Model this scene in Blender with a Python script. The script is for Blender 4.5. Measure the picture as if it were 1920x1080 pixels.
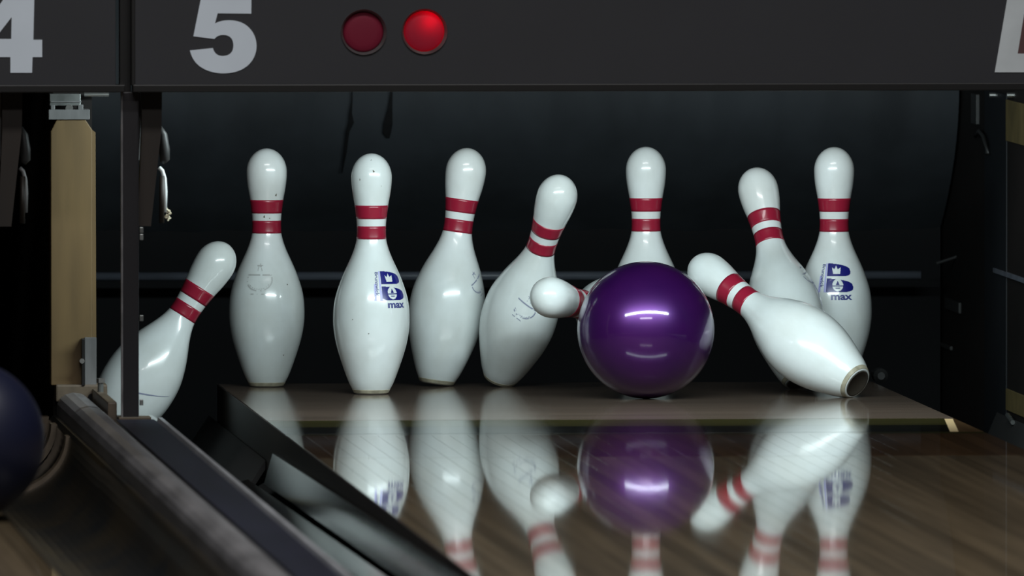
import bpy, bmesh, math, random
from mathutils import Vector, Matrix, Quaternion
from mathutils.geometry import tessellate_polygon
random.seed(5)
for o in list(bpy.data.objects): bpy.data.objects.remove(o)
S = bpy.context.scene
C = S.collection
# ---------------------------------------------------------------- camera
F_PX, YAW, PIT = 29483.0, 0.079906, 0.040039
CAM = Vector((-2.0686, -25.060, 1.1636))
FW = Vector((math.sin(YAW)*math.cos(PIT), math.cos(YAW)*math.cos(PIT), -math.sin(PIT)))
RT = Vector((math.cos(YAW), -math.sin(YAW), 0)); UP = RT.cross(FW)
cd = bpy.data.cameras.new('camera'); cam = bpy.data.objects.new('camera', cd); C.objects.link(cam)
cd.sensor_width = 36; cd.lens = F_PX*36/1920; cd.clip_end = 200; cd.clip_start = .5
cam.matrix_world = Matrix(((RT.x, UP.x, -FW.x, CAM.x), (RT.y, UP.y, -FW.y, CAM.y), (RT.z, UP.z, -FW.z, CAM.z), (0, 0, 0, 1)))
cd.dof.use_dof = True; cd.dof.focus_distance = 24.75; cd.dof.aperture_fstop = 11.0
S.camera = cam
# ---------------------------------------------------------------- light
W = bpy.data.worlds.new('world'); S.world = W; W.use_nodes = True
W.node_tree.nodes['Background'].inputs[0].default_value = (0, 0, 0, 1)
W.node_tree.nodes['Background'].inputs[1].default_value = 0
def area(name, loc, target, sx, sy, power, col):
    l = bpy.data.lights.new(name, 'AREA'); l.shape = 'RECTANGLE'; l.size = sx; l.size_y = sy; l.energy = power; l.color = col
    o = bpy.data.objects.new(name, l); C.objects.link(o); o.location = loc
    o.rotation_euler = (Vector(target)-Vector(loc)).to_track_quat('-Z', 'Y').to_euler(); return o
# fluorescent tube behind the masking panel, over the pins
area('pin_deck_lamp_offscreen', (0.04, -1.235, .575), (0.04, -.20, -.12), 1.22, .05, 15.3, (.83, .98, 1))
# ceiling lamps of the hall, over the lanes
for yy, pw in ((-5.0, 105), (-9.0, 125)):
    area('hall_ceiling_lamp_offscreen', (-.6, yy, 3.6), (-.6, yy+.6, 0), 3.2, .6, pw, (.98, .97, .97))
S.view_settings.view_transform = 'Standard'; S.view_settings.look = 'None'
S.view_settings.exposure = 0.0; S.view_settings.gamma = 1; S.view_settings.use_curve_mapping = False

# ---------------------------------------------------------------- pixel helpers
def ray(px, py): return FW + RT*((px-960)/F_PX) - UP*((py-540)/F_PX)
def atY(px, py, Y): d = ray(px, py); return CAM + d*((Y-CAM.y)/d.y)
def atX(px, py, X): d = ray(px, py); return CAM + d*((X-CAM.x)/d.x)
def atZ(px, py, Z): d = ray(px, py); return CAM + d*((Z-CAM.z)/d.z)

# ---------------------------------------------------------------- materials
MATS = {}
def mat(name, col, rough=.5, metal=0., coat=0., coat_rough=.05, noise=0., nscale=(20, 20, 20), col2=None, bump=0., bscale=(60, 60, 60), emit=None, spec=.5, per_object=0., trans=0.):
    m = bpy.data.materials.new(name); m.use_nodes = True; nt = m.node_tree; b = nt.nodes['Principled BSDF']
    b.inputs['Base Color'].default_value = (*col, 1); b.inputs['Roughness'].default_value = rough; b.inputs['Metallic'].default_value = metal
    b.inputs['Coat Weight'].default_value = coat; b.inputs['Coat Roughness'].default_value = coat_rough
    b.inputs['Specular IOR Level'].default_value = spec
    def tex(scale, detail=4):
        tc = nt.nodes.new('ShaderNodeTexCoord'); mp = nt.nodes.new('ShaderNodeMapping'); mp.inputs['Scale'].default_value = scale
        oi = nt.nodes.new('ShaderNodeObjectInfo'); ad = nt.nodes.new('ShaderNodeVectorMath'); ad.operation = 'ADD'
        nt.links.new(tc.outputs['Object'], ad.inputs[0]); nt.links.new(oi.outputs['Random'], ad.inputs[1])
        nt.links.new(ad.outputs[0], mp.inputs['Vector'])
        n = nt.nodes.new('ShaderNodeTexNoise'); n.inputs['Scale'].default_value = 1; n.inputs['Detail'].default_value = detail
        nt.links.new(mp.outputs[0], n.inputs['Vector']); return n.outputs['Fac']
    src = None
    if noise or col2:
        f = tex(nscale); r = nt.nodes.new('ShaderNodeValToRGB')
        r.color_ramp.elements[0].position = .35; r.color_ramp.elements[1].position = .68
        c2 = col2 or tuple(max(0, c*(1-noise)) for c in col)
        r.color_ramp.elements[0].color = (*col, 1); r.color_ramp.elements[1].color = (*c2, 1)
        nt.links.new(f, r.inputs[0]); src = r.outputs[0]
    if per_object:
        oi = nt.nodes.new('ShaderNodeObjectInfo'); mr = nt.nodes.new('ShaderNodeMapRange')
        mr.inputs['To Min'].default_value = 1-per_object; mr.inputs['To Max'].default_value = 1+per_object
        nt.links.new(oi.outputs['Random'], mr.inputs['Value'])
        hs = nt.nodes.new('ShaderNodeHueSaturation')
        if src: nt.links.new(src, hs.inputs['Color'])
        else: hs.inputs['Color'].default_value = (*col, 1)
        nt.links.new(mr.outputs[0], hs.inputs['Value']); src = hs.outputs[0]
    if src: nt.links.new(src, b.inputs['Base Color'])
    if bump:
        bp = nt.nodes.new('ShaderNodeBump'); bp.inputs['Strength'].default_value = bump; bp.inputs['Distance'].default_value = .001
        nt.links.new(tex(bscale), bp.inputs['Height']); nt.links.new(bp.outputs[0], b.inputs['Normal'])
    if emit: b.inputs['Emission Color'].default_value = (*emit[0], 1); b.inputs['Emission Strength'].default_value = emit[1]
    if trans: b.inputs['Transmission Weight'].default_value = trans
    MATS[name] = m; return m
mat('bulb_glow', (.8, .7, .6), .5, emit=((1, .75, .6), 9.0))
mat('pin_white', (.77, .815, .81), .22, coat=.5, coat_rough=.08, col2=(.68, .71, .69), nscale=(22, 22, 14), bump=.05, bscale=(90, 90, 90))
mat('pin_red', (.30, .012, .035), .28, coat=.4)
mat('pin_base', (.42, .38, .28), .5, noise=.4, nscale=(80, 80, 80))
mat('pin_bottom', (.035, .028, .02), .6)
mat('print_blue', (.009, .011, .16), .3, coat=.3)
mat('print_violet', (.42, .42, .74), .35)
mat('print_dark', (.05, .06, .22), .35)
mat('print_worn', (.26, .28, .38), .4)
mat('print_faint', (.47, .48, .47), .4)
mat('scuff', (.10, .09, .06), .6)
mat('lane_wood', (.27, .205, .125), .032, noise=.34, nscale=(60, 1.2, 10), per_object=.30, bump=.0)
mat('lane_dark', (.15, .085, .04), .04, per_object=.2, noise=.3, nscale=(40, 2, 10))
mat('deck_wood', (.135, .098, .075), .105, noise=.22, nscale=(2.0, 14, 10))
mat('olive_strip', (.06, .052, .016), .07, noise=.4, nscale=(3, 60, 10))
mat('black_strip', (.010, .009, .005), .07)
mat('tan_block', (.42, .30, .15), .5)
mat('lane_side', (.022, .016, .012), .5, noise=.4, nscale=(10, 3, 40))
mat('gutter_black', (.0085, .010, .011), .085, col2=(.016, .013, .010), nscale=(4, 2, 4), bump=.12, bscale=(14, 3, 14))
mat('gutter_brown', (.016, .018, .019), .28, col2=(.044, .034, .020), nscale=(7, 1.6, 7), bump=.3, bscale=(25, 5, 25))
mat('gutter_blue', (.015, .016, .03), .4, spec=.3, noise=.4, nscale=(20, 2, 20))
mat('ridge_grey', (.19, .185, .19), .34, noise=.45, nscale=(30, 3, 30), bump=.3)
mat('ridge_brown', (.12, .09, .06), .5, noise=.5, nscale=(20, 6, 20))
mat('mask_panel', (.0245, .0255, .031), .55, noise=.12, nscale=(6, 6, 6))
mat('mask_trim', (.005, .005, .005), .4)
mat('black_metal', (.014, .013, .016), .38, noise=.3, nscale=(30, 30, 3))
mat('sign_white', (.80, .89, .98), .45, noise=.06, nscale=(10, 10, 10))
mat('sign_cream', (.76, .82, .84), .45, noise=.14, nscale=(14, 14, 14))
mat('sign_brown', (.11, .05, .05), .5)
mat('lens_red', (.20, .012, .034), .6, spec=.2)
mat('curtain', (.040, .047, .055), .75, noise=.35, nscale=(9, 9, 3), bump=.6, bscale=(12, 12, 4))
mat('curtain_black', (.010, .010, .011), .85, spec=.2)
mat('rim_glint', (.40, .41, .43), .3, noise=.3, nscale=(40, 4, 40))  # pale non-metal base: the pin's bright reflection is put into the colour
mat('pit_black', (.010, .010, .010), .9, spec=.2)
mat('pit_grey', (.018, .018, .018), .8, spec=.3)
mat('hem_grey', (.15, .165, .20), .35, noise=.4, nscale=(6, 30, 30))
mat('kick_dark', (.012, .009, .008), .7, spec=.25, noise=.4, nscale=(6, 2, 6))
mat('kick_blue', (.007, .009, .012), .6, spec=.3)
mat('kick_wood', (.165, .104, .040), .55, noise=.38, nscale=(26, 26, 3.0), bump=.2, bscale=(60, 60, 6))
mat('kick_wood_edge', (.21, .125, .04), .5, noise=.2, nscale=(30, 30, 4))
mat('zinc', (.36, .38, .37), .32, metal=.8, noise=.4, nscale=(40, 40, 40))
mat('zinc_dull', (.20, .20, .20), .5, metal=.3, noise=.4, nscale=(40, 40, 10))
mat('bolt_steel', (.6, .6, .58), .25, metal=.9)
mat('yellow_plate', (.16, .12, .045), .55, noise=.3)
mat('brown_board', (.018, .011, .006), .55, noise=.4, nscale=(30, 30, 4))
mat('rubber', (.03, .03, .03), .5)
mat('white_rod', (.75, .8, .8), .3)
mat('frayed', (.55, .5, .36), .8)
# bowling balls: pearl colour under a clear coat
mat('ball_purple', (.064, .006, .112), .36, metal=.6, coat=1., coat_rough=.09, col2=(.042, .004, .09), nscale=(10, 10, 10))
mat('ball_blue', (.006, .008, .026), .45, coat=.25, coat_rough=.35)

# ---------------------------------------------------------------- object helpers
def tag(o, label=None, cat=None, group=None, kind=None):
    if label: o['label'] = label
    if cat: o['category'] = cat
    if group: o['group'] = group
    if kind: o['kind'] = kind
    return o
def empty(name, loc=(0, 0, 0)):
    o = bpy.data.objects.new(name, None); C.objects.link(o); o.location = loc; o.empty_display_size = .05; return o
def obj(name, me, m, parent=None, smooth=False):
    if isinstance(me, bmesh.types.BMesh):
        bm = me; me = bpy.data.meshes.new(name)
        bmesh.ops.recalc_face_normals(bm, faces=bm.faces); bm.to_mesh(me); bm.free()
    if not me.materials: me.materials.append(MATS[m])
    if smooth:
        for p in me.polygons: p.use_smooth = True
    o = bpy.data.objects.new(name, me); C.objects.link(o)
    if parent:
        o.parent = parent; o.matrix_parent_inverse = Matrix.Identity(4)
        off = Vector(parent.location)
        q = parent.parent
        while q: off += Vector(q.location); q = q.parent
        if off.length and not parent.get('local'): o.location = -off
    return o
def prism(poly, a0, a1, axis='Y', bm=None, bevel=0.):
    """closed 2D polygon pushed along an axis. Y: poly is (x,z); X: (y,z); Z: (x,y)"""
    bm = bm or bmesh.new()
    def v(p, a): return {'Y': (p[0], a, p[1]), 'X': (a, p[0], p[1]), 'Z': (p[0], p[1], a)}[axis]
    A = [bm.verts.new(v(p, a0)) for p in poly]; B = [bm.verts.new(v(p, a1)) for p in poly]
    n = len(poly); fs = [bm.faces.new(A), bm.faces.new(B[::-1])]
    for i in range(n): fs.append(bm.faces.new((A[i], B[i], B[(i+1) % n], A[(i+1) % n])))
    if bevel:
        es = list({e for f in fs for e in f.edges})
        bmesh.ops.bevel(bm, geom=es, offset=bevel, segments=2, affect='EDGES', profile=.7)
    return bm
def loft(poly, stations):
    """(x,z) polygon through stations (y, dz): points below the flange sink by dz"""
    bm = bmesh.new(); R_ = [[bm.verts.new((p[0], y, p[1]+(dz if p[1] < -.002 else 0))) for p in poly] for y, dz in stations]; n = len(poly)
    bm.faces.new(R_[0]); bm.faces.new(R_[-1][::-1])
    for a, b in zip(R_, R_[1:]):
        for i in range(n): bm.faces.new((a[i], b[i], b[(i+1) % n], a[(i+1) % n]))
    return bm
def box(x0, x1, y0, y1, z0, z1, bevel=0., bm=None):
    return prism([(x0, z0), (x1, z0), (x1, z1), (x0, z1)], y0, y1, 'Y', bm, bevel)
def tube(pts, r, seg=12, bm=None, caps=True):
    bm = bm or bmesh.new(); pts = [Vector(p) for p in pts]; rings = []
    rs = r if isinstance(r, (list, tuple)) else [r]*len(pts)
    for i, p in enumerate(pts):
        t = (pts[min(i+1, len(pts)-1)]-pts[max(i-1, 0)]).normalized()
        a = t.cross(Vector((0, 1, 0)) if abs(t.y) < .9 else Vector((1, 0, 0))).normalized(); b = t.cross(a)
        rings.append([bm.verts.new(p+(a*math.cos(2*math.pi*k/seg)+b*math.sin(2*math.pi*k/seg))*rs[i]) for k in range(seg)])
    for i in range(len(rings)-1):
        for k in range(seg): bm.faces.new((rings[i][k], rings[i][(k+1) % seg], rings[i+1][(k+1) % seg], rings[i+1][k]))
    if caps: bm.faces.new(rings[0]); bm.faces.new(rings[-1][::-1])
    return bm
def lathe(prof, seg=48, bm=None):
    bm = bm or bmesh.new(); rings = []
    for r, z in prof:
        if r < 1e-6: rings.append([bm.verts.new((0, 0, z))])
        else: rings.append([bm.verts.new((r*math.sin(2*math.pi*k/seg), -r*math.cos(2*math.pi*k/seg), z)) for k in range(seg)])
    for a, b in zip(rings, rings[1:]):
        for k in range(seg):
            q = [a[k % len(a)], a[(k+1) % seg % len(a)], b[(k+1) % seg % len(b)], b[k % len(b)]]
            u = []
            for v in q:
                if v not in u: u.append(v)
            if len(u) > 2: bm.faces.new(u)
    return bm
def plate(loops, to3, depth):
    """flat plate from 2D loops (first outer, others holes); to3 maps 2D to a point, depth is its thickness vector"""
    bm = bmesh.new(); depth = Vector(depth)
    pts = [[Vector((p[0], p[1], 0)) for p in l] for l in loops]
    flat = [p for l in loops for p in l]
    A = [bm.verts.new(to3(*p)) for p in flat]; B = [bm.verts.new(to3(*p)+depth) for p in flat]
    for t in tessellate_polygon(pts):
        try: bm.faces.new([A[i] for i in t]); bm.faces.new([B[i] for i in reversed(t)])
        except ValueError: pass
    k = 0
    for l in loops:
        n = len(l)
        for i in range(n): bm.faces.new((A[k+i], A[k+(i+1) % n], B[k+(i+1) % n], B[k+i]))
        k += n
    return bm
def arc(cx, cy, rx, ry, a0, a1, n=24):
    return [(cx+rx*math.cos(math.radians(a0+(a1-a0)*i/n)), cy+ry*math.sin(math.radians(a0+(a1-a0)*i/n))) for i in range(n+1)]

# ================================================================ THE SETTING
LW = .527          # half the lane's width
ZT = .010          # height of the flange beside the gutter
f = tag(obj('floor', box(-3.2, 3.2, -14, 2.0, -.42, -.36), 'pit_black'), kind='structure')
tag(obj('wall_back', box(-3.2, 3.2, 1.55, 1.62, -.36, 1.25), 'pit_black'), kind='structure')
tag(obj('ceiling', box(-3.2, 3.2, -1.24, 1.55, 1.20, 1.25), 'pit_black'), kind='structure')

NB = 39; BW = 2*LW/NB
Y_DECK, Y_BLACK, Y_LANE, Y_DARK, Y_END = .10, -1.125, -1.60, -2.25, -13.0
def lane(cx, label):
    root = tag(empty('bowling_lane', (cx, 0, 0)), label, 'lane'); root['local'] = 1
    obj('pin_deck', box(-LW, LW, Y_BLACK+.002, Y_DECK, -.045, 0, .0008), 'deck_wood', root)
    e0 = lambda y: LW-.015+.086*(y-Y_BLACK)      # the inlaid strips end on a mitre cut
    def strip(y0, y1, a0, a1, b0, b1): return prism([(a0, y0), (b0, y0), (b1, y1), (a1, y1)], -.045, -.0001, 'Z')
    obj('deck_strip', strip(-1.33, Y_BLACK, -LW, -LW, e0(-1.33), e0(Y_BLACK)), 'olive_strip', root)
    obj('deck_joint', strip(Y_LANE+.06, -1.331, -LW, -LW, e0(Y_LANE+.06), e0(-1.331)), 'black_strip', root)
    obj('end_filler', prism([(e0(Y_LANE+.06)+.0135, Y_LANE+.06), (LW, Y_LANE+.06), (LW, Y_BLACK-.001), (LW-.001, Y_BLACK-.001)], -.045, -.0002, 'Z'), 'lane_dark', root)
    obj('deck_strip', box(-LW, LW, Y_LANE+.002, Y_LANE+.058, -.045, -.0002, .0004), 'olive_strip', root)
    obj('end_block', strip(Y_LANE+.062, Y_BLACK-.02, e0(Y_LANE+.062)+.0003, e0(Y_BLACK-.02)+.0003, e0(Y_LANE+.062)+.013, e0(Y_BLACK-.02)+.013), 'tan_block', root)
    g = .00016
    m1 = bpy.data.meshes.new('lane_board_short'); bm = box(-BW/2+g, BW/2-g, Y_DARK+.001, Y_LANE, -.045, 0, .00014); bmesh.ops.recalc_face_normals(bm, faces=bm.faces); bm.to_mesh(m1); bm.free()
    m2 = bpy.data.meshes.new('lane_board'); bm = box(-BW/2+g, BW/2-g, Y_END, Y_DARK-.001, -.045, 0, .00014); bmesh.ops.recalc_face_normals(bm, faces=bm.faces); bm.to_mesh(m2); bm.free()
    for i in range(NB):
        x = -LW+BW*(i+.5)
        a = obj('lane_board', m1, 'lane_dark', root); a.location = (x, 0, 0)
        b = obj('lane_board', m2, 'lane_wood', root); b.location = (x, 0, 0)
    for sg in (-1, 1):
        obj('edge_board', box(*sorted((sg*LW, sg*(LW+.0014))), Y_END, Y_DECK, -.30, -.0012), 'lane_side', root)
    obj('lane_base', box(-LW, LW, Y_END, Y_DECK, -.30, -.046), 'lane_side', root)
    return root
lane(0, 'glossy board lane with the purple ball and falling pins on its deck')
lane(-1.581, 'board lane with the dark blue ball rolling near its edge')

def mirror(poly, s): return [(x*s, z) for x, z in poly]
def gutter5(s, label):
    root = tag(empty('lane_gutter'), label, 'gutter')
    top = [(-.768, ZT), (-.704, ZT), (-.698, ZT-.003), (-.693, -.025), (-.68, -.046), (-.655, -.062), (-.62, -.069), (-.585, -.067), (-.557, -.058)]
    bot = [(-.557, -.070), (-.59, -.080), (-.63, -.082), (-.665, -.074), (-.69, -.056), (-.703, -.028), (-.708, -.004), (-.768, -.004)]
    ST = [(-12.5, .0), (-5.4, .0), (-4.2, -.007), (-3, -.016), (-2, -.024), (-1.13, -.031)]
    bm = loft(mirror(top+bot, s), ST)
    obj('channel', bm, 'gutter_black', root)
    obj('flange', prism(mirror([(-.768, ZT), (-.768, ZT+.003), (-.712, ZT+.003), (-.708, ZT)], s), -12.5, -1.335, 'Y'), 'gutter_blue', root)
    obj('rim', prism(mirror([(-.708, ZT-.001), (-.706, ZT+.006), (-.700, ZT+.006), (-.697, ZT-.002)], s), -12.5, -1.335, 'Y'), 'rim_glint', root)
    obj('side_panel', loft(mirror([(-.551, -.052), (-.538, -.006), (-.5290, -.006), (-.5290, -.052)], s), ST[:-1]+[(-1.42, -.029)]), 'gutter_black', root)
    obj('slot_backing', loft(mirror([(-.557, -.094), (-.557, -.078), (-.530, -.062), (-.530, -.094)], s), ST), 'pit_black', root)
    return root
gutter5(-1*-1, 'black gutter between the ridged divider and the purple ball lane')
gutter5(-1, 'black gutter on the far side of the purple ball lane')
def rear_gutter(s, label):
    root = tag(empty('pit_gutter'), label, 'gutter')
    top = [(-.752, -.06), (-.735, -.10), (-.70, -.130), (-.65, -.142), (-.60, -.136), (-.565, -.114), (-.53, -.06)]
    bot = [(x, z-.014) for x, z in reversed(top)]
    obj('channel', prism(mirror(top+bot, s), -1.128, .30, 'Y'), 'pit_grey', root)
    obj('rib', prism(mirror([(-.60, -.138), (-.60, -.119), (-.588, -.114), (-.575, -.124)], s), -1.10, .1, 'Y'), 'gutter_brown', root)
    return root
rear_gutter(1, 'low dark gutter below the pin tumbling beside the wooden post')
rear_gutter(-1, 'low dark gutter beside the far side of the pin deck')
def ridge(s, label):
    root = tag(empty('divider_ridge'), label, 'divider')
    p = [(-.832, -.05), (-.832, .012), (-.828, .021), (-.820, .027), (-.808, .030), (-.794, .028), (-.784, .021), (-.779, .010), (-.779, -.05)]
    o = obj('ridge_cap', prism(mirror(p, s), -12.5, -.80, 'Y'), 'ridge_grey', root)
    obj('ridge_foot', prism(mirror([(-.843, -.05), (-.843, -.012), (-.838, -.006), (-.832, -.006), (-.832, -.05)], s), -12.5, -.80, 'Y'), 'gutter_brown', root)
    return root
ridge(1, 'worn grey rounded ridge between the two gutters')
ridge(-1, 'grey rounded ridge beyond the far gutter of the purple ball lane')
# the wide gutter of the neighbour lane
root = tag(empty('lane_gutter'), 'wide concave dark gutter beside the dark blue ball', 'gutter')
cx = -.945
top = arc(cx, -.008, .102, .088, 180, 360, 28)
bot = [(x, z-.012) for x, z in reversed(top)]
obj('channel', prism(top+bot, -12.5, -2.35, 'Y'), 'gutter_brown', root, False)
obj('channel', prism([(x, z-.003) for x, z in top]+[(x, z-.003) for x, z in bot], -2.345, -1.35, 'Y'), 'gutter_brown', root)
obj('channel', prism([(x, z-.006) for x, z in top]+[(x, z-.006) for x, z in bot], -1.345, -.70, 'Y'), 'gutter_black', root)
for yc_, w_, k_ in ((-1.36, .05, .004), (-.98, .06, .007), (-.74, .04, .010)):
    pr = arc(cx, -.010, .101-k_, .086-k_, 180, 360, 24)+arc(cx, -.010, .103, .090, 360, 180, 24)
    obj('collar', prism(pr, yc_-w_/2, yc_+w_/2, 'Y'), 'ridge_brown', root)
obj('lip', prism([(-1.0535, -.03), (-1.0535, -.006), (-1.046, -.006), (-1.043, -.03)], -12.5, -.70, 'Y'), 'gutter_black', root)

# ================================================================ kickbacks
YK = -.80                                                   # front end of the partition between lanes
def kick_left():
    a = atY(96, 720, YK); b = atY(181, 720, YK)
    x0, x1 = a.x, b.x; zt = atY(140, 222, YK).z
    root = tag(empty('kickback_partition', ((x0+x1)/2, YK, .03)), 'partition with pale wooden front post standing at the end of the ridge', 'partition')
    obj('side_board', box(x0+.006, x1-.004, YK+.05, 1.5, -.30, 1.18), 'kick_dark', root)
    zb = atY(140, 722, YK).z
    ch = .010
    obj('front_post', prism([(x0, zb), (x1-.006, zb), (x1-.006, zt-.018), (x1-.006-ch*1.2, zt), (x0+ch, zt), (x0, zt-.02)], YK, YK+.05, 'Y', None, .0015), 'kick_wood', root)
    obj('post_edge', prism([(x1-.0058, zb), (x1, zb), (x1-.001, zt-.022), (x1-.0058, zt-.018)], YK+.002, YK+.05, 'Y'), 'kick_wood', root)
    def R(name, px0, py0, px1, py1, m, y0, y1, par=root, bev=.001):
        p = atY(px0, py1, YK); q = atY(px1, py0, YK)
        return obj(name, box(p.x, q.x, YK+y0, YK+y1, p.z, q.z, bev), m, par)
    br = R('bracket', 91, 205, 168, 224, 'zinc_dull', -.006, .045)
    R('bracket_plate', 93, 176, 151, 198, 'zinc', -.004, .04, br)
    R('bracket_lip', 94, 189, 152, 192, 'zinc_dull', -.008, .0, br)
    R('bracket_leg', 95, 196, 103, 206, 'zinc_dull', -.004, .03, br)
    R('bracket_leg', 146, 196, 156, 206, 'zinc_dull', -.004, .03, br)
    p = atY(130, 203, YK-.005); obj('bolt', tube([p, p+Vector((0, .03, 0))], .006, 12), 'bolt_steel', br)
    p = atY(158, 177, YK+.02); q = atY(204, 177, YK+.02); obj('cross_pin', tube([p, q], .0035, 10), 'bolt_steel', br)
    hi = R('hinge', 158, 632, 180, 722, 'zinc_dull', -.014, -.001)
    R('hinge_flange', 152, 634, 158, 722, 'mask_trim', -.022, -.001, hi)
    p = atY(154, 677, YK-.024); obj('bolt', tube([p, p+Vector((0, .02, 0))], .004, 10), 'bolt_steel', hi)
    bp = R('base_block', 104, 720, 200, 752, 'ridge_brown', -.02, .06, root, .003)
    p = atY(172, 745, YK-.021); obj('bolt_hole', tube([p, p+Vector((0, .01, 0))], .006, 12), 'pit_black', bp)
    return root
kick_left()
# short board between the ridge and the black support post
p = [atX(183, 716, -.772), atX(236, 788, -.772)]
rb = tag(obj('short_board', box(-.778, -.764, -1.26, -.775, -.03, .036, .003), 'ridge_brown'), 'short grey brown board edge between the wooden post and black support', 'board')
p = atY(200, 712, -.9)
sp = tag(empty('bolt_stub', p), 'small steel bolt stub standing on the short board', 'bolt')
obj('shank', tube([(-.771, -.93, .03), (-.771, -.93, .052)], .0045, 12), 'zinc', sp)
obj('bolt_head', tube([(-.771, -.93, .05), (-.771, -.93, .057)], .0065, 6), 'bolt_steel', sp)

def kick_right():
    X = .757
    root = tag(empty('kickback_partition', (X+.035, YK, .03)), 'dark partition with yellowish plates beyond the deck', 'partition')
    obj('side_board', box(X, X+.07, YK, 1.5, -.30, 1.18), 'kick_dark', root)
    def R(name, px0, py0, px1, py1, m, t=.006, par=root, bev=.001):
        a = atX(px0, py0, X); b = atX(px1, py1, X)
        y0, y1 = sorted((a.y, b.y)); am = atX((px0+px1)/2, py0, X); bm_ = atX((px0+px1)/2, py1, X)
        return obj(name, box(X-t, X+.001, y0, y1, bm_.z, am.z, bev), m, par)
    R('steel_strip', 1848, 172, 1888, 830, 'kick_blue', .002)
    u = R('upper_plate', 1889, 192, 1935, 270, 'yellow_plate', .003)
    w = R('lower_plate', 1889, 738, 1935, 778, 'yellow_plate', .003)
    R('bracket', 1826, 176, 1836, 232, 'rubber', .005)
    R('bumper_bar', 1866, 514, 1935, 523, 'hem_grey', .004)
    R('clip', 1776, 563, 1802, 583, 'rubber', .004)
    R('clip', 1762, 645, 1786, 652, 'rubber', .004)
    pts = [atX(x, y, X-.008) for x, y in ((1829, 255), (1836, 246), (1844, 256), (1849, 272), (1851, 288))]
    obj('hose', tube(pts, .0035, 10), 'rubber', root, True)
    for px in (1855, 1888):
        q = atX(px, 178, X-.012); obj('bolt', tube([q, q+Vector((.012, 0, 0))], .004, 10), 'bolt_steel', root)
    q0 = atX(1889, 778, X-.01); q1 = atX(1899, 792, X-.01); obj('edge_clip', tube([q0, q1], .004, 8), 'zinc', root)
    return root
kick_right()

# ================================================================ pit
def CY(z):
    t = max(0., (.46-z)/.30); return .86+.42*t*t+.06*max(0, z-.46)
def pit_curtain():
    root = tag(empty('pit_curtain', (0, 1.0, .15)), 'dark grey pit curtain hanging behind the pins', 'curtain')
    bm = bmesh.new(); prof = []
    for i in range(31):
        t = i/30; z = .20+t*.985
        y = CY(z)
        prof.append((y, z))
    nx = 60; rows = []
    for y, z in prof:
        rows.append([bm.verts.new((-.752+1.504*k/nx, y+.006*math.sin(k*.55)*math.sin(z*3)+.004*math.sin(k*1.7), z)) for k in range(nx+1)])
    back = [[bm.verts.new(v.co+Vector((0, .015, 0))) for v in r] for r in rows]
    for i in range(30):
        for k in range(nx):
            bm.faces.new((rows[i][k], rows[i][k+1], rows[i+1][k+1], rows[i+1][k])); bm.faces.new((back[i][k], back[i+1][k], back[i+1][k+1], back[i][k+1]))
    obj('cloth', bm, 'curtain', root, True)
    Yb = .985
    zc = atY(1000, 517, Yb).z
    obj('hem_bar', tube([(-.752, Yb, zc+.001), (.70, Yb, zc-.001)], .0075, 12), 'hem_grey', root, True)
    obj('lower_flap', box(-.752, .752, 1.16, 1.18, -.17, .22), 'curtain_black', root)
    # worn dark tears near the top
    for pts in ([(664, 150, 2), (664, 190, 2), (662, 215, 5), (664, 232, 10), (658, 250, 6), (656, 290, 5), (653, 330, 2)],
                [(739, 150, 4), (738, 178, 4), (736, 205, 8), (733, 235, 17), (732, 252, 15), (735, 262, 4)]):
        L = []; Rr = []
        for x, y, w in pts: L.append((x-w/2, y)); Rr.append((x+w/2, y))
        Yt = .795
        def to3(x, y):
            q = atY(x, y, .8); z = q.z; return Vector((q.x, CY(z)-.014, z))
        obj('tear', plate([L+Rr[::-1]], to3, (0, .004, 0)), 'curtain_black', root)
    q0 = atY(1756, 494, .96); q1 = atY(1822, 466, .96)
    obj('hem_cord', tube([q0, (q0+q1)/2+Vector((0, 0, -.003)), q1], .0025, 8), 'rubber', root)
    return root
pit_curtain()
obj('pit_carpet', box(-.75, .75, .12, 1.5, -.22, -.20), 'pit_grey')
tag(bpy.data.objects['pit_carpet'], 'dark pit carpet behind the pin deck', 'carpet')
q = atY(1650, 704, .16)
kn = tag(empty('stop_knob', q), 'small dark round knob behind the corner of the pin deck', 'knob')
obj('knob', tube([q+Vector((0, -.02, 0)), q+Vector((0, -.012, 0)), q+Vector((0, .02, 0))], [.006, .012, .012], 16), 'rubber', kn)
obj('stem', tube([q+Vector((0, .02, 0)), q+Vector((0, .10, 0))], .005, 8), 'rubber', kn)

# ================================================================ masking panels with lane numbers
YM = -1.31; TM = .03
def to_mask(x, y): return atY(x, y, YM-.0006)
tilt = lambda px: (px-250)/1650*2.0
zm = atY(250, 160, YM).z; ztop = zm+.56
def mask(px0, px1, label):
    a = atY(px0, 160, YM); b = atY(px1, 160, YM)
    root = tag(empty('masking_panel', ((a.x+b.x)/2, YM, zm)), label, 'sign panel'); return root, a.x, b.x
lamps = [(682, 60), (796, 59)]
m5, xa, xb = mask(249, 2330, 'dark grey overhead panel numbered 5 with two round red lamps')
def to_xz(x, z): return Vector((x, YM, z))
loops = [[(xa, zm), (xb, zm), (xb, ztop), (xa, ztop)]]
for c in lamps:
    q = atY(*c, YM); loops.append([(q.x+.0345*math.cos(t*math.pi/24), q.z+.0345*math.sin(t*math.pi/24)) for t in range(48)])
obj('panel', plate(loops, to_xz, (0, TM, 0)), 'mask_panel', m5)
zl = atY(250, 173, YM).z
obj('bottom_lip', box(xa, xb, YM-.006, YM+TM, zl, zm+.001, .0015), 'mask_trim', m5)
obj('side_lip', box(xa-.002, xa+.0035, YM-.004, YM+TM, zm, ztop, .001), 'mask_trim', m5)
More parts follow.
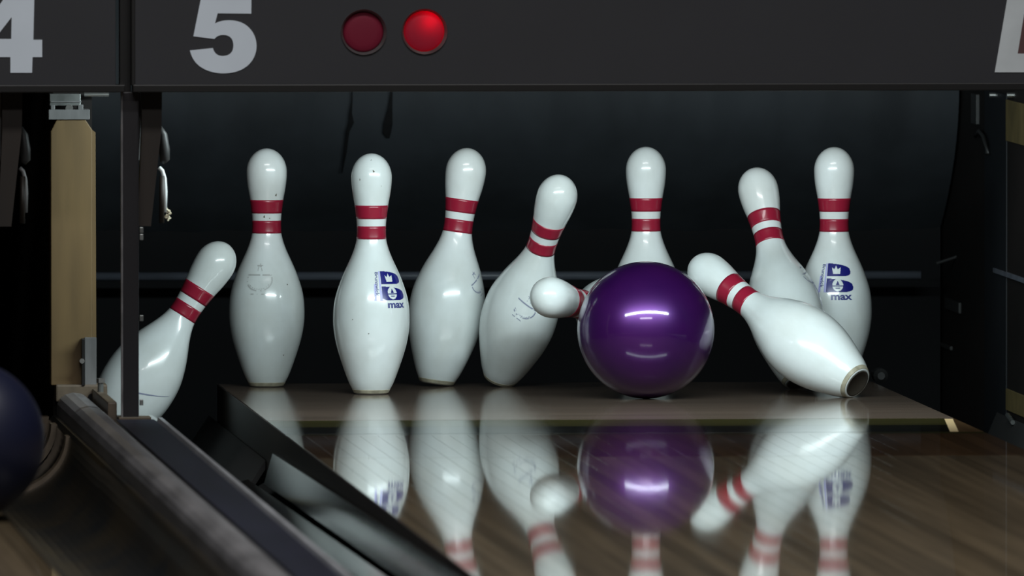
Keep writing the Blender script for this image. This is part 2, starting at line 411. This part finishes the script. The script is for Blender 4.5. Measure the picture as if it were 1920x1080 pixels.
for i, c in enumerate(lamps):
    q = atY(*c, YM)
    h = obj('lamp_socket', lathe([(.0345, -.004), (.0345, .022), (.031, .024), (.031, .008), (.0337, -.002), (.0345, -.004)], 48), 'zinc_dull', m5, False)
    h['local'] = 1
    h.location = Vector((q.x, YM, q.z))-Vector(m5.location); h.rotation_euler = (-math.pi/2, 0, 0)
    prof = [(0, .0070), (.010, .0072), (.020, .0078), (.0275, .0090), (.0305, .0115), (.0312, .014), (.0312, .018), (0, .018)]
    ln = obj('lamp_lens', lathe(prof, 48), 'lens_red', h, True)
    if i == 1:
        # lit lamp: a small bulb behind a translucent red lens
        m = bpy.data.materials.new('lens_lit'); m.use_nodes = True; nt = m.node_tree; b = nt.nodes['Principled BSDF']
        b.inputs['Base Color'].default_value = (.20, .012, .034, 1); b.inputs['Roughness'].default_value = .6; b.inputs['Specular IOR Level'].default_value = .2
        tr = nt.nodes.new('ShaderNodeBsdfTranslucent'); tr.inputs['Color'].default_value = (.75, .0, .012, 1)
        ad = nt.nodes.new('ShaderNodeAddShader'); nt.links.new(b.outputs[0], ad.inputs[0]); nt.links.new(tr.outputs[0], ad.inputs[1])
        nt.links.new(ad.outputs[0], nt.nodes['Material Output'].inputs['Surface'])
        bpy.data.objects.remove(ln)
        ln = obj('lamp_lens', lathe(prof[:-1], 48), 'lens_red', h, True)
        bb = bmesh.new(); bmesh.ops.create_uvsphere(bb, u_segments=16, v_segments=10, radius=.005)
        bl = obj('bulb', bb, 'bulb_glow', h, True); bl.location = (.009, -.015, .024)
        obj('socket_back', lathe([(0, .030), (.0345, .030), (.0345, .0215), (.0335, .0215), (.0335, .029), (0, .029)], 32), 'mask_trim', h)
        ln.data.materials.clear(); ln.data.materials.append(m)
def qb(p0, c, p1, n=10): return [((1-t)**2*p0[0]+2*t*(1-t)*c[0]+t*t*p1[0], (1-t)**2*p0[1]+2*t*(1-t)*c[1]+t*t*p1[1]) for t in [i/n for i in range(1, n+1)]]
five = [(384, -40), (472, -40), (471, 25.5), (408, 25), (403, 44)]
five += qb((403, 44), (413, 38), (430, 38)) + qb((430, 38), (454, 38), (468, 53)) + qb((468, 53), (481, 67), (481, 87)) + qb((481, 87), (480, 110), (463, 124)) + qb((463, 124), (446, 137.5), (418, 137.5)) + qb((418, 137.5), (392, 137), (374, 124)) + qb((374, 124), (360, 113), (356, 94.5))
five += [(399, 90)] + qb((399, 90), (403, 105), (418, 105)) + qb((418, 105), (437.5, 104), (437.5, 85)) + qb((437.5, 85), (437, 65.5), (418, 65.5)) + qb((418, 65.5), (407, 66), (402, 73)) + [(362.5, 68)]
obj('number_five', plate([five], to_mask, (0, -.0012, 0)), 'sign_white', m5)
logo = [[(1865, 135.5), (2060, 135.5), (2092, -70), (1900, -70)], [(1908, 100.5), (2030, 100.5), (2052, -35), (1930, -35)]]
lg = obj('logo_letter', plate(logo, to_mask, (0, -.0012, 0)), 'sign_cream', m5)
obj('logo_inside', plate([[(1908, 100.5), (2030, 100.5), (2052, -35), (1930, -35)]], to_mask, (0, -.0007, 0)), 'sign_brown', lg)
m4, xa4, xb4 = mask(-900, 217, 'dark grey overhead panel with a cut off white number 4')
obj('panel', box(xa4, xb4, YM, YM+TM, zm, ztop, .001), 'mask_panel', m4)
obj('bottom_lip', box(xa4, xb4+.014, YM-.006, YM+TM, zl, zm+.001, .0015), 'mask_trim', m4)
four = [[(34, -42), (65, -42), (62.5, 74.5), (79, 74.5), (79, 107), (61, 107), (60, 136.5), (19.4, 136.5), (19.4, 107), (-52, 107), (-52, 84)], [(21.7, 32), (-10, 73), (21, 73)]]
obj('number_four', plate(four, to_mask, (0, -.0012, 0)), 'sign_white', m4)

# black support post between the two panels
YP = -1.30
a = atY(231, 784, YP); b = atY(262, 784, YP)
post = tag(empty('support_post', ((a.x+b.x)/2, YP, a.z)), 'thin black metal post under the joint of the two panels', 'post')
obj('tube_body', box(a.x, b.x, YM+TM+.001, YM+TM+.027, ZT, zl, .002), 'black_metal', post)
obj('corner_bead', box(a.x-.002, a.x+.001, YM+TM-.001, YM+TM+.01, ZT, zl, .0008), 'ridge_grey', post)
fp = obj('foot_plate', box(a.x-.006, b.x+.018, YM+TM-.012, YM+TM+.04, ZT-.006, ZT+.004, .001), 'ridge_brown', post)
u0 = atY(226, 100, YP)
obj('upper_column', box(u0.x, atY(247, 100, YP).x, YM+TM+.001, YM+TM+.03, zl, ztop, .001), 'mask_trim', post)
for y in (432, 445, 597, 755):
    q = atY(263, y, YM+TM+.014); obj('bolt', box(q.x-.001, q.x+.0045, q.y-.004, q.y+.004, q.z-.004, q.z+.005, .001), 'zinc', post)

# pin deck lamp housing (behind the panel)
lh = tag(empty('lamp_housing', (0, -1.25, .6)), 'long lamp housing behind the numbered panel', 'lamp')
obj('housing', prism([(-1.272, .56), (-1.262, .56), (-1.245, .605), (-1.20, .62), (-1.20, .635), (-1.272, .635)], -.62, .70, 'X'), 'black_metal', lh)

# hanging arms beside the support post
def hanging(dx, label, detail=True):
    Y = -1.245
    T = lambda x, y, Y=Y: atY(x, y, Y)+Vector((dx, 0, 0))
    root = tag(empty('hanging_arm', T(280, 172)), label, 'machine arm')
    bm = bmesh.new(); t = .03
    zc = 1.2; t0 = T(264, 120); t1 = T(309, 120)
    A = [Vector((t0.x, t0.y, zc)), Vector((t1.x+.004, t1.y, zc)), T(303, 240), T(283, 424), T(258, 424), T(266, 250)]
    vs = [bm.verts.new(p) for p in A]; ws = [bm.verts.new(p+Vector((0, t, 0))) for p in A]
    bm.faces.new(vs); bm.faces.new(ws[::-1])
    for i in range(6): bm.faces.new((vs[i], ws[i], ws[(i+1) % 6], vs[(i+1) % 6]))
    obj('board', bm, 'brown_board', root)
    obj('bumper', tube([T(300, 238, Y+.06), T(305, 252, Y+.06), T(308, 280, Y+.06), T(309, 298, Y+.06), T(304, 306, Y+.06)], [.003, .007, .0085, .0075, .004], 12), 'rubber', root, True)
    r = obj('curved_rod', tube([T(298, 314, Y+.055), T(304, 320, Y+.055), T(308.5, 335, Y+.055), T(310, 360, Y+.055), T(309, 398, Y+.055)], .0032, 10), 'white_rod' if detail else 'zinc_dull', root, True)  # the arm away from the lamp gets a duller rod, shade in its colour
    obj('strip', tube([T(262, 120, Y+.035), T(264, 215, Y+.035), T(260, 300, Y+.035)], [.004, .004, .001], 8), 'zinc_dull', root)
    obj('rod_sleeve', tube([T(304, 330, Y+.05), T(303, 418, Y+.05)], .004, 10), 'brown_board', root, True)
    if detail:
        rr = random.Random(3); bm = bmesh.new()
        for k in range(16):
            c = T(310+rr.uniform(0, 6), 392+rr.uniform(0, 20), Y+.055); e = c+Vector((rr.uniform(-.002, .006), rr.uniform(-.003, .003), rr.uniform(-.006, .005)))
            tube([c, (c+e)/2+Vector((.001, 0, 0)), e], .0012, 5, bm)
        tag(obj('frayed_cord', bm, 'frayed', root), kind='stuff')
    return root
hanging(0, 'dark brown arm with white rod and frayed cord hanging beside the support post')
hanging(-.212, 'dark arm hanging left of the wooden partition post', False)

# ================================================================ bowling pins
IN = .0254
PROF = [(0, 2.031), (.15, 2.20), (.75, 2.828), (2.25, 3.906), (3.375, 4.510), (4.5, 4.766), (5.875, 4.563), (7.25, 3.703), (8.625, 2.472), (9.375, 1.965), (10, 1.797), (10.875, 1.870), (11.75, 2.094), (12.625, 2.406), (13.5, 2.547)]
def hermite(xs, ys, x):
    n = len(xs); i = max(0, min(n-2, next((k for k in range(n-1) if x <= xs[k+1]), n-2)))
    def m(k):
        if k == 0: return (ys[1]-ys[0])/(xs[1]-xs[0])
        if k == n-1: return 0
        return (ys[k+1]-ys[k-1])/(xs[k+1]-xs[k-1])
    h = xs[i+1]-xs[i]; t = (x-xs[i])/h
    return (2*t**3-3*t*t+1)*ys[i]+(t**3-2*t*t+t)*h*m(i)+(-2*t**3+3*t*t)*ys[i+1]+(t**3-t*t)*h*m(i+1)
XS = [p[0] for p in PROF]; DS = [p[1] for p in PROF]
def rad(z):
    h = z/IN
    if h <= 13.5: return hermite(XS, DS, max(h, 0))/2*IN
    d = (h-13.5)/1.5; return 1.2735*IN*math.sqrt(max(0, 1-d*d))
H = 15*IN
prof = [(0, .004), (.020, .004), (.0235, 0), (rad(0), .0012)]+[(rad(z), z) for z in [.004+(13.5*IN-.004)*i/58 for i in range(59)]]
prof += [(1.2735*IN*math.cos(a), 13.5*IN+1.5*IN*math.sin(a)) for a in [math.pi/2*i/14 for i in range(1, 15)]]
prof[-1] = (0, H)
def mesh_of(bm, name, m):
    me = bpy.data.meshes.new(name); bmesh.ops.recalc_face_normals(bm, faces=bm.faces); bm.to_mesh(me); bm.free()
    for p in me.polygons: p.use_smooth = True
    me.materials.append(MATS[m]); return me
BODY = mesh_of(lathe(prof, 72), 'pin_body', 'pin_white')
def band(z0, z1, off=.00025):
    n = 6; pr = [(rad(z0)-.001, z0)]+[(rad(z0+(z1-z0)*i/n)+off, z0+(z1-z0)*i/n) for i in range(n+1)]+[(rad(z1)-.001, z1)]
    return lathe(pr, 72)
STR1 = mesh_of(band(.2775, .2990), 'pin_stripe', 'pin_red'); STR2 = mesh_of(band(.2455, .2660), 'pin_stripe_low', 'pin_red')
RING = mesh_of(band(.0015, .0075, .0003), 'pin_base_ring', 'pin_base')
BOT = mesh_of(lathe([(0, .0030), (.0195, .0030), (.0228, -.0002), (.0205, -.0002), (.0185, .0022), (0, .0022)], 48), 'pin_bottom', 'pin_bottom')
R0 = .055
def surf(u, v, th0, z0, off): # u metres to the right, v metres up
    th = th0+u/R0; z = z0+v; r = rad(z)+off
    return Vector((r*math.sin(th), -r*math.cos(th), z))
def decal(name, test, box_, m, root, th0, z0, cell=.0007, off=.0004):
    u0, u1, v0, v1 = box_; nu = int((u1-u0)/cell); nv = int((v1-v0)/cell); bm = bmesh.new(); vs = {}
    def V(i, j):
        if (i, j) not in vs: vs[i, j] = bm.verts.new(surf(u0+i*cell, v0+j*cell, th0, z0, off))
        return vs[i, j]
    for i in range(nu):
        for j in range(nv):
            if test(u0+(i+.5)*cell, v0+(j+.5)*cell): bm.faces.new((V(i, j), V(i+1, j), V(i+1, j+1), V(i, j+1)))
    o = obj(name, mesh_of(bm, name, m), m, root); return o
def text_decal(name, s, size, m, root, th0, z0, u0, v0, down=False, bold=.0, off=.0004, sx=1.):
    cu = bpy.data.curves.new(name, 'FONT'); cu.body = s; cu.size = size; cu.offset = bold; cu.resolution_u = 3
    t = bpy.data.objects.new(name+'_curve', cu); C.objects.link(t)
    me0 = t.to_mesh(); bm = bmesh.new(); bm.from_mesh(me0); t.to_mesh_clear()
    bpy.data.objects.remove(t); bpy.data.curves.remove(cu)
    bmesh.ops.triangulate(bm, faces=bm.faces)
    for v in bm.verts:
        x, y = v.co.x*sx, v.co.y
        if down: x, y = y, -x
        v.co = surf(u0+x, v0+y, th0, z0, off)
    return obj(name, mesh_of(bm, name, m), m, root)
def inpoly(P, x, y):
    c = False; j = len(P)-1
    for i in range(len(P)):
        if (P[i][1] > y) != (P[j][1] > y) and x < (P[j][0]-P[i][0])*(y-P[i][1])/(P[j][1]-P[i][1])+P[i][0]: c = not c
        j = i
    return c
LWD = .044
def lobe(x, y, yc, h):    # a letter B's lobe, flat side on the left
    if x < 0: return False
    dy = (y-yc)/(h/2); 
    return (x/LWD)**2.3+abs(dy+.25*(x/LWD))**3.2*.95 < 1 and abs(dy) < 1
CROWN = [(.011, -.017), (.0085, -.006), (.013, -.0095), (.0165, -.0035), (.0195, -.0095), (.0255, -.006), (.0235, -.017)]
def logo_full(root, th0, z0):
    def t(x, y):
        if lobe(x, y, -.010, .0205): return not inpoly(CROWN, x, y)
        if lobe(x, y, -.0345, .0215):
            dx, dy = (x-.0185)/.0088, (y+.0342)/.0098; rr = dx*dx+dy*dy
            if rr < 1:
                return abs(dy+.12) < .07 or (rr < .9 and abs(dx) < .35-.5*(dy-.0) and 0 < dy < .6) or (abs(dy+.5) < .05 and abs(dx) < .4)
            return True
        return False
    lo = obj_holder('logo', root)
    decal('emblem', t, (-.0005, LWD+.001, -.0455, .001), 'print_blue', root, th0, z0)
    decal('emblem_band', lambda x, y: -.0035 < x < -.0005+max(0, -.03-y)*.25 or (-.0125 < x < -.009 and y < -.02), (-.0125, .004, -.046, 0), 'print_violet', root, th0, z0, .0009, .0003)
    text_decal('side_lettering', 'Brunswick', .0088, 'print_dark', root, th0, z0, -.0105, -.001, True, .00015)
    text_decal('lower_lettering', 'max', .0155, 'print_dark', root, th0, z0, .0075, -.0575, False, .0005, sx=1.2)
def obj_holder(n, r): return r
def seg(x, y, a, b, w):
    ax, ay = a; bx, by = b; t = max(0, min(1, ((x-ax)*(bx-ax)+(y-ay)*(by-ay))/((bx-ax)**2+(by-ay)**2)))
    return math.hypot(x-ax-t*(bx-ax), y-ay-t*(by-ay)) < w
def logo_worn(root, th0, z0, m, rot=0., sc=1., hole=.45):
    rr = random.Random(int(th0*100)+7); gaps = [(rr.uniform(-.024, .024), rr.uniform(-.05, 0), rr.uniform(.0012, .003)) for _ in range(28)]
    cr, sr = math.cos(rot), math.sin(rot)
    def t(x, y):
        x, y = (cr*x+sr*y)/sc, (-sr*x+cr*y)/sc
        for gx, gy, gr in gaps:
            if math.hypot(x-gx, y-gy) < gr: return False
        w = .0007
        if seg(x, y, (-.006, -.001), (.005, -.001), w) or seg(x, y, (-.003, -.001), (-.004, -.009), w) or seg(x, y, (.002, -.001), (.004, -.009), w) or seg(x, y, (0, .002), (0, -.003), w): return True
        if seg(x, y, (-.021, -.0155), (.021, -.0155), .0012): return True
        d = math.hypot(x/.0225, (y+.022)/.019)
        if y < -.0185 and .93 < d < 1.03 and not (abs(x) < .003): return True
        if y < -.03 and .82 < d < .88 and math.sin(x*1700) > -.3: return True
        return seg(x, y, (-.012, -.046), (.008, -.046), w)
    decal('worn_logo', t, (-.026*sc, .026*sc, -.051*sc, .004*sc), m, root, th0, z0, .0006)
def scuffs(root, items, m='scuff'):
    for th, z, w, h, rot in items:
        cr, sr = math.cos(rot), math.sin(rot)
        rr = random.Random(int(z*1e5)); ph = rr.uniform(0, 6)
        def t(x, y):
            a, b = cr*x+sr*y, -sr*x+cr*y; an = math.atan2(b/h, a/w)
            return math.hypot(a/w, b/h) < .8+.2*math.sin(3*an+ph)
        decal('scuff_mark', t, (-1.2*max(w, h), 1.2*max(w, h), -1.2*max(w, h), 1.2*max(w, h)), m, root, math.radians(th), z, .0005, .0003)
def make_pin(label):
    r = tag(empty('bowling_pin'), label, 'bowling pin', 'pins on the deck'); r['local'] = 1
    for n, me in (('body', BODY), ('stripe', STR1), ('stripe', STR2), ('base_ring', RING), ('base_plug', BOT)): obj(n, me, '', r)
    return r
def place(r, base_px, top_px, Y, away=None, roll=0., rest=True):
    B = atY(*base_px, Y); d = ray(*top_px)
    if away is None: T = atY(*top_px, Y)
    else:
        oc = CAM-B; a = d.dot(d); b = d.dot(oc); c = oc.dot(oc)-H*H; D = max(0, b*b-a*c)
        t = (-b+(1 if away else -1)*math.sqrt(D))/a; T = CAM+d*t
    ax = (T-B).normalized(); q = Vector((0, 0, 1)).rotation_difference(ax) @ Quaternion((0, 0, 1), roll)
    mz = min((B+q @ v.co).z for v in BODY.vertices)
    if rest: B = B-Vector((0, 0, mz))
    r.rotation_mode = 'QUATERNION'; r.rotation_quaternion = q; r.location = B
    print('PIN', r['label'][:30], 'minz', round(mz, 4), 'axis', [round(v, 2) for v in ax], 'loc', [round(v, 3) for v in B])
D_ = math.radians
p = make_pin('upright pin with a faint worn emblem, touched by the tumbling pin'); place(p, (500, 727), (500, 275), 0)
logo_worn(p, D_(-17), .196, 'print_faint'); scuffs(p, [(28, .307, .0035, .0022, .3), (-13, .2725, .004, .0022, .2), (8, .27, .002, .001, 0), (34, .165, .0012, .0012, 0), (30, .052, .0014, .0012, 0)])
p = make_pin('upright pin with sharp blue crown emblem and a chip on its head'); place(p, (696, 741), (696.5, 287), -.264)
logo_full(p, D_(14), .196); scuffs(p, [(2, .3535, .0036, .0019, -.5), (-38, .340, .0012, .002, 0), (-5, .371, .003, .0005, .2), (36, .296, .0012, .0012, 0), (-8, .098, .0012, .001, 0), (-33, .12, .0008, .0008, 0), (25, .33, .0008, .001, 0)])
p = make_pin('pin tilting slightly away from the blue emblem pin'); place(p, (818, 722), (880, 277), .0)
logo_worn(p, D_(42), .185, 'print_worn', .6, .8)
p = make_pin('pin leaning far over between the tilting pin and the purple ball'); place(p, (937, 722), (1056, 344), -.02, False)
logo_worn(p, D_(2), .182, 'print_worn', -.35, .85)
p = make_pin('pin flung flat behind the purple ball, only its head showing')
Hd = atY(1031, 557, -.375); ax = Vector((-.56, -.80, .15)).normalized()
p.rotation_mode = 'QUATERNION'; p.rotation_quaternion = Vector((0, 0, 1)).rotation_difference(ax); p.location = Hd-ax*.347
p = make_pin('upright pin standing right behind the purple ball'); place(p, (1212, 724), (1211, 277), .035)
p = make_pin('pin tipping backward behind the pin thrown on its side'); place(p, (1502, 762), (1413, 362), -.17, True)
logo_worn(p, D_(48), .185, 'print_worn', .5, .8)
p = make_pin('pin thrown over on its side showing its dark round base'); place(p, (1608, 708), (1300, 480), -.46, True)
p = make_pin('upright blue emblem pin standing behind the pin thrown on its side'); place(p, (1564, 723.5), (1564, 271), 0)
logo_full(p, D_(-19), .196)
p = make_pin('pin tumbling into the gutter behind the black post'); place(p, (186, 836), (428, 456), -.10, None, 0, False)
scuffs(p, [(20, .112, .036, .0013, .42)], 'print_worn')

# ================================================================ bowling balls
def ball_mesh(r, n):
    bm = bmesh.new(); bmesh.ops.create_uvsphere(bm, u_segments=96, v_segments=64, radius=r); return bm
B = atZ(1211, 748, 0); c = atY(1211, 620, B.y+.01); R = 128.8/F_PX*(c-CAM).length
o = tag(obj('bowling_ball', ball_mesh(R, 0), 'ball_purple', None, True), 'shiny purple bowling ball rolling through the pins', 'bowling ball'); o.location = (c.x, c.y, R)
print('BALL', c, R)
g = atZ(-66, 975, 0); Rb = .108
o = tag(obj('bowling_ball', ball_mesh(Rb, 0), 'ball_blue', None, True), 'dark blue bowling ball on the neighbouring lane', 'bowling ball'); o.location = (g.x, g.y, Rb)
print('BLUE', g)
